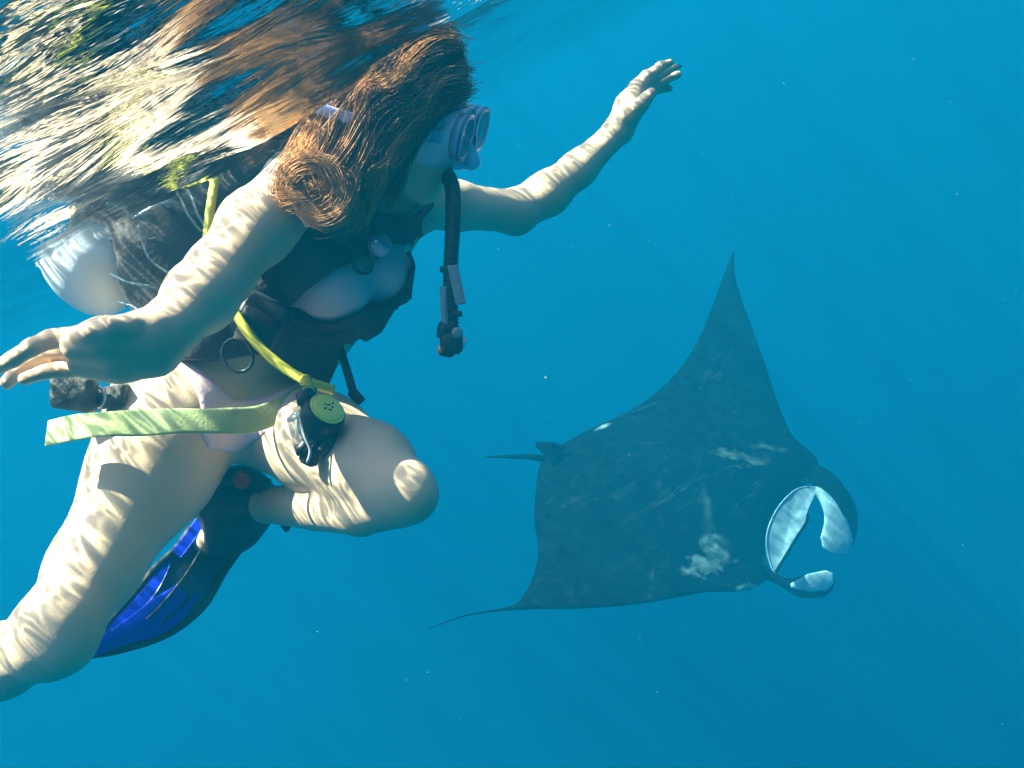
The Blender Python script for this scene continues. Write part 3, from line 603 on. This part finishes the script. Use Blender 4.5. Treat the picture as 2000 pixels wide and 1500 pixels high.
V, Q = G2.surface(); mesh('nose_pocket', V, Q, M_frame, mask)
M_rim = mat('blue_rim', (0.01, 0.10, 0.25), 0.1, 0.9)
for s_ in (-1, 1):
    rg = lens_ring(s_, .1165, 1.13); P1('lens_rim', tube(np.vstack([rg, rg[:2]]), .0022, 8), M_rim, mask)
    rg = lens_ring(s_, .1175, 1.0); P1('lens_rim', tube(np.vstack([rg, rg[:2]]), .0011, 6), M_metal, mask)
sp = [hp(.085, .012, -.076), hp(.05, .016, -.105), hp(.0, .022, -.152), hp(-.06, .028, -.168), hp(-.118, .034, -.140), hp(-.122, .038, -.04), hp(-.126, .04, 0), hp(-.122, .038, .04), hp(-.10, .034, .085), hp(-.03, .022, .100), hp(.05, .014, .088), hp(.085, .012, .076)]
P1('head_strap', sweep(spline(sp, 60), .0085, .0022, wdir=HU, n=10, power=4), M_silp, mask)
st2 = [hp(-.105, .034, -.157), hp(-.092, .055, -.163), hp(-.076, .072, -.160), hp(-.060, .086, -.146)]
P1('split_strap', sweep(spline(st2, 24), .0085, .0020, wdir=HU, n=10, power=4), M_silp, mask)
P1('strap_buckle', box(hp(.082, .012, -.080), HF*.010, HU*.010, HR*.004), M_frame, mask)

# ---------------------------------------------------------------- hair
M_hair = mat('brown_hair', (0.34, 0.16, 0.055), 0.5, 0.3, var=(6, (0.78, 0.48, 0.18), 0.22))
_n = M_hair.node_tree; _t = _n.nodes.new('ShaderNodeBsdfTranslucent'); _t.inputs[0].default_value = (0.80, 0.46, 0.16, 1)
_m = _n.nodes.new('ShaderNodeMixShader'); _m.inputs[0].default_value = 0.45; _n.links.new(_n.nodes['Principled BSDF'].outputs[0], _m.inputs[1]); _n.links.new(_t.outputs[0], _m.inputs[2]); _n.links.new(_m.outputs[0], _n.nodes['Material Output'].inputs['Surface'])
Hb = Field(HC - .24, HC + .24, .005)
Hb.ell(hp(-.022, .030, 0), [HF, HU, HR], (.108, .102, .090), .02)
Hb.chain([(844, 95, 1.40, .030), (826, 62, 1.41, .018)], .03)
Hb.chain([(790, 170, 1.36, .055), (700, 215, 1.36, .045), (650, 260, 1.36, .032)], .04)
Hb.chain([(770, 240, 1.34, .045), (720, 300, 1.34, .040), (668, 352, 1.32, .030)], .04)
Hb.ell(hp(.105, -.035, 0), [HF, HU, HR], (.070, .082, .10), .02, sub=True)
V, Q = Hb.surface(); 
HBW = c2w(V); lim = swell(HBW[:, 0], HBW[:, 1]) - .004; HBW[:, 2] = np.minimum(HBW[:, 2], lim)
hb_o = mesh('hair', HBW, Q, M_hairbase, person, cam_space=False)
guides = []   # (points, root spread, tip spread, count, waviness)
def spiral(cx, cy, d, r0, r1, a0, turns, n=16):
    return [(cx + (r0 + (r1-r0)*i/(n-1))*math.cos(a0 + turns*2*math.pi*i/(n-1)), cy + (r0 + (r1-r0)*i/(n-1))*math.sin(a0 + turns*2*math.pi*i/(n-1)), d - .012*i/n) for i in range(n)]
guides += [([(905, 95, 1.36), (850, 85, 1.31), (770, 118, 1.29), (690, 165, 1.31), (610, 195, 1.34), (520, 205, 1.37), (440, 210, 1.40)], .030, .045, 520, .010),
 ([(880, 60, 1.38), (800, 80, 1.34), (700, 120, 1.35), (600, 150, 1.38), (480, 170, 1.42), (360, 200, 1.46)], .026, .055, 330, .012),
 ([(930, 140, 1.37), (880, 150, 1.31), (810, 190, 1.285), (740, 250, 1.28), (700, 320, 1.285), (672, 390, 1.29), (645, 432, 1.30)], .028, .030, 620, .010),
 ([(925, 170, 1.36), (880, 200, 1.31), (835, 250, 1.295), (795, 310, 1.31), (765, 370, 1.33), (748, 408, 1.35)], .020, .022, 380, .008),
 ([(860, 110, 1.31), (780, 150, 1.28), (700, 210, 1.275), (640, 270, 1.28), (600, 330, 1.285)] + spiral(624, 374, 1.262, 50, 24, 3.5, 1.0), .028, .019, 420, .006),
 ([(840, 150, 1.30), (760, 220, 1.275), (700, 290, 1.27), (660, 340, 1.27)] + spiral(626, 374, 1.262, 42, 26, -.6, .6), .026, .018, 330, .007),
 ([(820, 130, 1.30), (740, 190, 1.285), (670, 240, 1.29), (620, 280, 1.31), (575, 318, 1.33), (560, 350, 1.33)], .030, .020, 300, .010),
 ([(870, 190, 1.31), (820, 240, 1.29), (760, 300, 1.285), (722, 350, 1.29), (700, 410, 1.31), (690, 440, 1.32)], .022, .018, 300, .010),
 ([(862, 42, 1.40), (905, 80, 1.40), (932, 120, 1.39), (942, 160, 1.385), (938, 200, 1.38)], .014, .008, 160, .003),
 ([(868, 40, 1.39), (890, 85, 1.36), (915, 130, 1.35), (915, 180, 1.34), (895, 225, 1.335)], .020, .012, 260, .005),
 ([(865, 36, 1.40), (820, 50, 1.38), (760, 55, 1.40), (690, 65, 1.43), (600, 85, 1.46)], .014, .040, 170, .010),
 ([(900, 120, 1.33), (840, 140, 1.285), (780, 185, 1.275), (735, 235, 1.27), (700, 300, 1.275)], .030, .030, 300, .016)]
def strands(guides, seed):
    R = np.random.default_rng(seed); V = []; Q = []; off = 0; np_ = 26
    for P, s0, s1, cnt, wav in guides:
        P = [(x - 36 * min(1, max(0, (x - 620) / 150)) * min(1, max(0, (400 - y) / 150)), y + 6, d) for x, y, d in P]
        G = spline(pts(P), 60); T = np.gradient(G, axis=0); T /= np.linalg.norm(T, axis=1)[:, None]
        A = np.cross(T, [0.2, 0.1, 1.0]); A /= np.linalg.norm(A, axis=1)[:, None] + 1e-9; B = np.cross(T, A)
        ncl = max(8, cnt // 14); cl = R.normal(0, .55, (ncl, 2)); clen = R.uniform(.62, 1.0, ncl); cph = R.uniform(0, 6.28, (ncl, 4))
        for _ in range(int(cnt * 2.1)):
            c = R.integers(ncl); L = min(1, clen[c] * R.uniform(.85, 1.08)); st = R.uniform(0, .10)
            u = np.linspace(st, L, np_); i = np.clip(u * 59, 0, 58.99); a = i.astype(int); t = (i - a)[:, None]
            g = G[a]*(1-t) + G[a+1]*t; aa = A[a]; bb = B[a]
            j = R.normal(0, .26, 2); o = cl[c] + j * (1.2 - .5*u[:, None]); sp = (s0 + (s1 - s0)*u)[:, None]
            fz = R.uniform(.0003, .0022) * (5 if R.random() < .12 else 1); ff = R.uniform(12, 34, 3)[None]; fp = R.uniform(0, 6.28, 3)[None]
            wx = np.sin(u*9 + cph[c, 0]) * .6 + np.sin(u*21 + cph[c, 1] + R.normal(0, .4)) * .3
            wy = np.sin(u*8 + cph[c, 2]) * .6 + np.sin(u*18 + cph[c, 3] + R.normal(0, .4)) * .3
            w_ = (wav * np.clip(u * 2.5, 0, 1))[:, None]
            p = g + aa*(o[:, :1]*sp + wx[:, None]*w_) + bb*(o[:, 1:]*sp + wy[:, None]*w_) + fz * np.clip(u*3, 0, 1)[:, None] * (np.sin(u[:, None]*ff + fp))
            r = .00045 * R.uniform(.7, 1.5) * np.clip((1.02 - (u - st)/(L - st)) * 4, .12, 1)
            rings = [p + (aa*math.cos(q) + bb*math.sin(q)) * r[:, None] for q in (0, 2.09, 4.19)]
            V.append(np.stack(rings, 1).reshape(-1, 3))
            k = np.arange(np_ - 1)[:, None] * 3; m = np.arange(3)[None]
            Q.append((np.stack([k + m, k + (m+1) % 3, k + 3 + (m+1) % 3, k + 3 + m], -1).reshape(-1, 4)) + off); off += np_ * 3
    V = c2w(np.vstack(V)); lim = swell(V[:, 0], V[:, 1]) - .004 - .006 * R.random(len(V)) * 0
    V[:, 2] = np.minimum(V[:, 2], lim)
    return V, np.vstack(Q)
M_hair2 = M_hair.copy(); M_hair2.name = 'dark_brown_hair'
for _nd in M_hair2.node_tree.nodes:
    if _nd.type == 'VALTORGB': _nd.color_ramp.elements[0].color = (0.07, 0.035, 0.016, 1); _nd.color_ramp.elements[1].color = (0.30, 0.15, 0.055, 1)
    if _nd.type == 'BSDF_TRANSLUCENT': _nd.inputs[0].default_value = (0.25, 0.13, 0.05, 1)
dark_i = [0, 1, 2, 3, 8, 9, 10]
for sel, m_, sd_ in (([guides[i] for i in range(len(guides)) if i not in dark_i], M_hair, 11), ([guides[i] for i in dark_i], M_hair2, 12)):
    V, Q = strands(sel, sd_)
    so = mesh('strand', V, Q, m_, hb_o, cam_space=False); so['kind'] = 'stuff'

# ---------------------------------------------------------------- manta ray
mroot = cc(1290, 1000, 4.95)
manta = thing('manta_ray', mroot, 'large black manta ray gliding to the right with mouth open, one wing raised high', 'manta ray')
ST = [ # leading edge (px,py,d), trailing edge, thickness
 ((1434, 488, 5.95), (1431, 492, 5.95), .004), ((1436, 540, 5.88), (1416, 530, 5.88), .014), ((1452, 595, 5.80), (1396, 585, 5.78), .022), ((1474, 655, 5.68), (1368, 655, 5.66), .032),
 ((1500, 730, 5.54), (1318, 732, 5.52), .045), ((1522, 795, 5.40), (1240, 796, 5.38), .065), ((1550, 855, 5.25), (1145, 842, 5.26), .105), ((1598, 905, 5.10), (1085, 876, 5.14), .16),
 ((1570, 955, 5.00), (1056, 905, 5.04), .21), ((1512, 1015, 4.90), (1046, 960, 4.94), .23), ((1494, 1075, 4.82), (1044, 1020, 4.84), .20), ((1500, 1125, 4.76), (1050, 1062, 4.74), .14),
 ((1470, 1150, 4.70), (1049, 1095, 4.62), .095), ((1380, 1156, 4.56), (1040, 1128, 4.48), .07), ((1260, 1178, 4.40), (1026, 1156, 4.34), .05), ((1140, 1188, 4.26), (1012, 1176, 4.22), .032),
 ((1030, 1190, 4.14), (985, 1187, 4.12), .016), ((925, 1200, 4.04), (910, 1202, 4.04), .009), ((870, 1216, 3.99), (862, 1219, 3.99), .006), ((834, 1230, 3.96), (832, 1231, 3.96), .003)]
def manta_mesh(ns=150, nc=44):
    Lp = spline(np.array([cc(*a) for a, b, c in ST]), ns); Tp = spline(np.array([cc(*b) for a, b, c in ST]), ns)
    th = spline(np.array([[c, 0, 0] for a, b, c in ST]), ns)[:, 0]
    th = np.interp(np.linspace(0, 1, ns), np.linspace(0, 1, len(ST)), [c for a, b, c in ST])
    mid_ = (Lp + Tp) / 2; Sp = np.gradient(mid_, axis=0); ch = Lp - Tp
    N_ = np.cross(ch, Sp); N_ /= np.linalg.norm(N_, axis=1)[:, None] + 1e-9
    if N_[ns // 2][2] > 0: N_ = -N_
    k = np.ones(9) / 9
    N_ = np.stack([np.convolve(np.pad(N_[:, i], 4, mode='edge'), k, 'valid') for i in range(3)], 1); N_ /= np.linalg.norm(N_, axis=1)[:, None]
    V = []; x = np.linspace(0, 1, nc)
    c = (1 - np.cos(x * math.pi)) / 2                      # 0 trailing .. 1 leading
    for i in range(ns):
        prof = 2.1 * np.sqrt(np.clip(1 - c, 0, 1)) * c ** .8 * (1 + .0*c)
        camb = .05 * np.linalg.norm(ch[i]) * np.sin(c * math.pi) * .5
        up = Tp[i] + ch[i] * c[:, None] + N_[i] * (th[i] * .62 * prof + camb)[:, None]
        dn = Tp[i] + ch[i] * c[::-1][:, None] + N_[i] * (-th[i] * .42 * prof + camb)[::-1][:, None]
        V.append(np.vstack([up, dn[1:-1]]))
    m = len(V[0]); V = np.vstack(V); Fc = []
    for i in range(ns - 1):
        for j in range(m):
            q = (j + 1) % m; Fc.append((i*m+j, i*m+q, (i+1)*m+q, (i+1)*m+j))
    Fc.append(tuple(range(m))); Fc.append(tuple((ns-1)*m + j for j in range(m-1, -1, -1)))
    return V, Fc, N_[ns//2]
def manta_mat():
    m = mat('manta_skin', (0.003, 0.007, 0.009), 0.85, 0.03, bump=(14, 0.3, 0.015)); N = m.node_tree.nodes; L = m.node_tree.links; p = N['Principled BSDF']
    tc = N.new('ShaderNodeTexCoord'); nz = N.new('ShaderNodeTexNoise'); nz.inputs['Scale'].default_value = 9; nz.inputs['Detail'].default_value = 5
    L.new(tc.outputs['Object'], nz.inputs['Vector'])
    sub = N.new('ShaderNodeVectorMath'); sub.operation = 'SUBTRACT'; L.new(nz.outputs['Color'], sub.inputs[0]); sub.inputs[1].default_value = (.5, .5, .5)
    prev = None
    def add(a, b):
        if a is None: return b
        q = N.new('ShaderNodeMath'); q.operation = 'MAXIMUM'; L.new(a, q.inputs[0]); L.new(b, q.inputs[1]); return q.outputs[0]
    def patch(px, py, d, rx, ry, wob, amp, ang=0):         # pale marks in the skin: stretched blobs with ragged edges
        o = N.new('ShaderNodeVectorMath'); o.operation = 'MULTIPLY_ADD'; L.new(sub.outputs[0], o.inputs[0]); o.inputs[1].default_value = (wob,)*3; L.new(tc.outputs['Object'], o.inputs[2])
        c = c2w(cc(px, py, d))[0] - c2w(mroot)[0]
        s_ = N.new('ShaderNodeVectorMath'); s_.operation = 'SUBTRACT'; L.new(o.outputs[0], s_.inputs[0]); s_.inputs[1].default_value = tuple(c)
        ux = RN @ np.array([math.cos(ang), math.sin(ang), 0]); uy = RN @ np.array([-math.sin(ang), math.cos(ang), 0]); acc = []
        for u_, r_ in ((ux, rx), (uy, ry)):
            dd = N.new('ShaderNodeVectorMath'); dd.operation = 'DOT_PRODUCT'; L.new(s_.outputs[0], dd.inputs[0]); dd.inputs[1].default_value = tuple(u_ / r_)
            sq = N.new('ShaderNodeMath'); sq.operation = 'MULTIPLY'; L.new(dd.outputs['Value'], sq.inputs[0]); L.new(dd.outputs['Value'], sq.inputs[1]); acc.append(sq)
        sm = N.new('ShaderNodeMath'); sm.operation = 'ADD'; L.new(acc[0].outputs[0], sm.inputs[0]); L.new(acc[1].outputs[0], sm.inputs[1])
        mr = N.new('ShaderNodeMapRange'); mr.inputs['From Min'].default_value = .3; mr.inputs['From Max'].default_value = 1.6; mr.inputs['To Min'].default_value = amp; mr.inputs['To Max'].default_value = 0
        L.new(sm.outputs[0], mr.inputs['Value']); return mr.outputs[0]
    for a in [(1372, 1098, 4.72, .12, .050, .30, .60, .25), (1392, 1062, 4.74, .06, .05, .20, .55, 0), (1375, 990, 4.85, .025, .11, .12, .13, 0), (1450, 890, 5.05, .16, .022, .14, .22, -.18), (1500, 872, 5.05, .10, .016, .10, .22, -.1),
              (1498, 1105, 4.78, .025, .06, .10, 1.0, .4), (1462, 1154, 4.68, .09, .022, .12, 1.0, 0), (1590, 935, 5.0, .06, .016, .06, .6, .2), (1180, 834, 5.2, .05, .008, .02, .9, .35), (1640, 935, 4.95, .035, .01, .03, .6, -.9)]:
        prev = add(prev, patch(*a))
    for sc_, seed, thr, amp in ((1.8, 0, .020, .12), (3.0, 4, .016, .08)):        # thin pale scratches running along the body
        mp = N.new('ShaderNodeMapping'); L.new(tc.outputs['Object'], mp.inputs['Vector']); mp.inputs['Location'].default_value = (seed, seed, 0); mp.inputs['Rotation'].default_value = (0.1, 0.45, 0.0); mp.inputs['Scale'].default_value = (.35, 1.0, 2.2)
        n2 = N.new('ShaderNodeTexNoise'); n2.inputs['Scale'].default_value = sc_; n2.inputs['Detail'].default_value = 4; n2.inputs['Roughness'].default_value = .55; L.new(mp.outputs[0], n2.inputs['Vector'])
        a = N.new('ShaderNodeMath'); a.operation = 'SUBTRACT'; a.inputs[1].default_value = .5; L.new(n2.outputs['Fac'], a.inputs[0])
        b = N.new('ShaderNodeMath'); b.operation = 'ABSOLUTE'; L.new(a.outputs[0], b.inputs[0])
        mr = N.new('ShaderNodeMapRange'); mr.inputs['From Min'].default_value = 0; mr.inputs['From Max'].default_value = thr * .4; mr.inputs['To Min'].default_value = amp; mr.inputs['To Max'].default_value = 0
        L.new(b.outputs[0], mr.inputs['Value'])
        n3 = N.new('ShaderNodeTexNoise'); n3.inputs['Scale'].default_value = 3.1; L.new(tc.outputs['Object'], n3.inputs['Vector'])
        g = N.new('ShaderNodeMapRange'); g.inputs['From Min'].default_value = .42; g.inputs['From Max'].default_value = .62; L.new(n3.outputs['Fac'], g.inputs['Value'])
        mm = N.new('ShaderNodeMath'); mm.operation = 'MULTIPLY'; L.new(mr.outputs[0], mm.inputs[0]); L.new(g.outputs[0], mm.inputs[1]); prev = add(prev, mm.outputs[0])
    n4 = N.new('ShaderNodeTexNoise'); n4.inputs['Scale'].default_value = 24; n4.inputs['Detail'].default_value = 4; L.new(tc.outputs['Object'], n4.inputs['Vector'])
    g4 = N.new('ShaderNodeMapRange'); g4.inputs['From Min'].default_value = .36; g4.inputs['From Max'].default_value = .60; g4.inputs['To Min'].default_value = .30; L.new(n4.outputs['Fac'], g4.inputs['Value'])
    m4 = N.new('ShaderNodeMath'); m4.operation = 'MULTIPLY'; L.new(prev, m4.inputs[0]); L.new(g4.outputs[0], m4.inputs[1]); prev = m4.outputs[0]
    mix = N.new('ShaderNodeMix'); mix.data_type = 'RGBA'; L.new(prev, mix.inputs[0]); mix.inputs[6].default_value = (.003, .007, .009, 1); mix.inputs[7].default_value = (.42, .50, .42, 1)
    L.new(mix.outputs[2], p.inputs['Base Color']); return m
M_manta = manta_mat()
M_mblack = mat('manta_black', (0.003, 0.007, 0.009), 0.85, 0.03)
M_mwhite = mat('manta_pale', (0.80, 0.82, 0.80), 0.6, 0.15, bump=(20, .3, .01), var=(6, (0.40, 0.46, 0.48), 0.14))
M_mroof = mat('manta_mouth', (0.42, 0.48, 0.49), 0.8, 0.05, bump=(10, .3, .02), var=(3, (0.34, 0.40, 0.42), .3))
V, Fc, MN = manta_mesh()
mesh('wings_and_body', V, Fc, M_manta, manta)
# dorsal fin and whip tail
P1('dorsal_fin', sweep(spline(pts([(1092, 892, 5.02), (1075, 880, 5.01), (1058, 872, 5.01), (1046, 866, 5.01)]), 12), np.linspace(.075, .008, 12), np.linspace(.018, .004, 12), wdir=(-.5, -.8, 0), n=12), M_mblack, manta)
P1('tail', tube(spline(pts([(1080, 900, 5.06), (1040, 893, 5.06), (990, 892, 5.08), (948, 893, 5.10)]), 30), np.linspace(.022, .0035, 30), 8), M_mblack, manta)
# open mouth: a hollow scoop behind a pale rim
rim = pts([(1594, 950, 4.98), (1560, 954, 4.97), (1530, 978, 4.92), (1509, 1010, 4.88), (1497, 1050, 4.83), (1500, 1085, 4.80), (1514, 1118, 4.77), (1532, 1090, 4.80), (1556, 1050, 4.84), (1577, 1018, 4.88), (1576, 1002, 4.90), (1590, 968, 4.95)])
rim = rim * .965
rl = spline(np.vstack([rim, rim[:1]]), 61)[:-1]; cen = rl.mean(0)
rings = []
for k_ in range(9):
    t = k_ / 8; rings.append(rl * (1 - t*.995) + cen * t*.995 + np.array([.0, .0, .010]) * math.sin(t * math.pi / 2) * np.ones((60, 1)) * (.9))
P1('mouth', loft(rings), M_mroof, manta)
P1('lip', tube(np.vstack([rl[2:44]]), .0040, 8), M_mroof, manta)
P1('jaw', tube(.965 * spline(pts([(1578, 1004, 4.89), (1576, 1018, 4.87), (1556, 1050, 4.83), (1532, 1090, 4.79), (1515, 1117, 4.76)]), 20), .008, 10), M_mblack, manta)
# brow that arches over the mouth into the far head fin
lob = spline(pts([(1535, 905, 5.16), (1590, 925, 5.05), (1622, 948, 4.98), (1645, 985, 4.94), (1648, 1025, 4.92), (1636, 1062, 4.91), (1622, 1078, 4.91)]), 40)
P1('head_fin', sweep(lob, np.interp(np.linspace(0, 1, 40), [0, .25, .45, .62, .82, .95, 1], [.05, .070, .060, .078, .090, .060, .02]), np.interp(np.linspace(0, 1, 40), [0, .3, 1], [.05, .03, .008]), wdir=(.9, -.3, .25), n=18), M_mblack, manta)
lob2 = spline(pts([(1572, 958, 4.975), (1600, 962, 4.955), (1620, 985, 4.92), (1632, 1018, 4.90), (1634, 1054, 4.886), (1628, 1082, 4.88)]), 36)
P1('head_fin_lining', sweep(lob2, np.interp(np.linspace(0, 1, 36), [0, .25, .5, .8, .95, 1], [.03, .036, .055, .094, .074, .020]), np.interp(np.linspace(0, 1, 36), [0, .3, 1], [.02, .014, .008]), wdir=(.95, -.25, .2), n=14), M_mwhite, manta)
P1('head_fin', sweep(spline(pts([(1500, 1122, 4.78), (1532, 1138, 4.72), (1560, 1146, 4.69), (1592, 1144, 4.67), (1616, 1138, 4.66), (1630, 1134, 4.66)]), 30), np.interp(np.linspace(0, 1, 30), [0, .2, .5, .75, .93, 1], [.035, .026, .066, .072, .048, .010]), .012, wdir=(.15, 1, .3), n=16), M_mblack, manta)
P1('head_fin_lining', sweep(spline(pts([(1545, 1144, 4.69), (1570, 1141, 4.665), (1598, 1136, 4.645), (1618, 1134, 4.64), (1628, 1135, 4.64)]), 26), np.interp(np.linspace(0, 1, 26), [0, .4, .75, .93, 1], [.012, .052, .058, .04, .008]), .008, wdir=(.15, 1, .3), n=14), M_mwhite, manta)


# ---------------------------------------------------------------- drifting specks
M_speck = mat('pale_speck', (0.5, 0.55, 0.5), 0.6, 0.1, alpha=0.5)
R = np.random.default_rng(5); V = []; Fc = []; k0 = 0
oc_v = np.array([(1,0,0),(-1,0,0),(0,1,0),(0,-1,0),(0,0,1),(0,0,-1)], float); oc_f = [(0,2,4),(2,1,4),(1,3,4),(3,0,4),(2,0,5),(1,2,5),(3,1,5),(0,3,5)]
for i in range(300):
    d = R.uniform(.5, 4.5); c = cc(R.uniform(-100, 2100), R.uniform(-50, 1600), d)
    if c2w(c)[0][2] > -.05: continue
    r = R.uniform(.0003, .0008) * (.5 + d * .4) * (2.0 if R.random() < .05 else 1); q = R.normal(0, 1, (3, 3))
    V.append(c + oc_v * r * R.uniform(.5, 1.3, 3)); Fc += [tuple(a + k0 for a in f) for f in oc_f]; k0 += 6
pk = mesh('plankton', np.vstack(V), Fc, M_speck); tag(pk, kind='stuff')
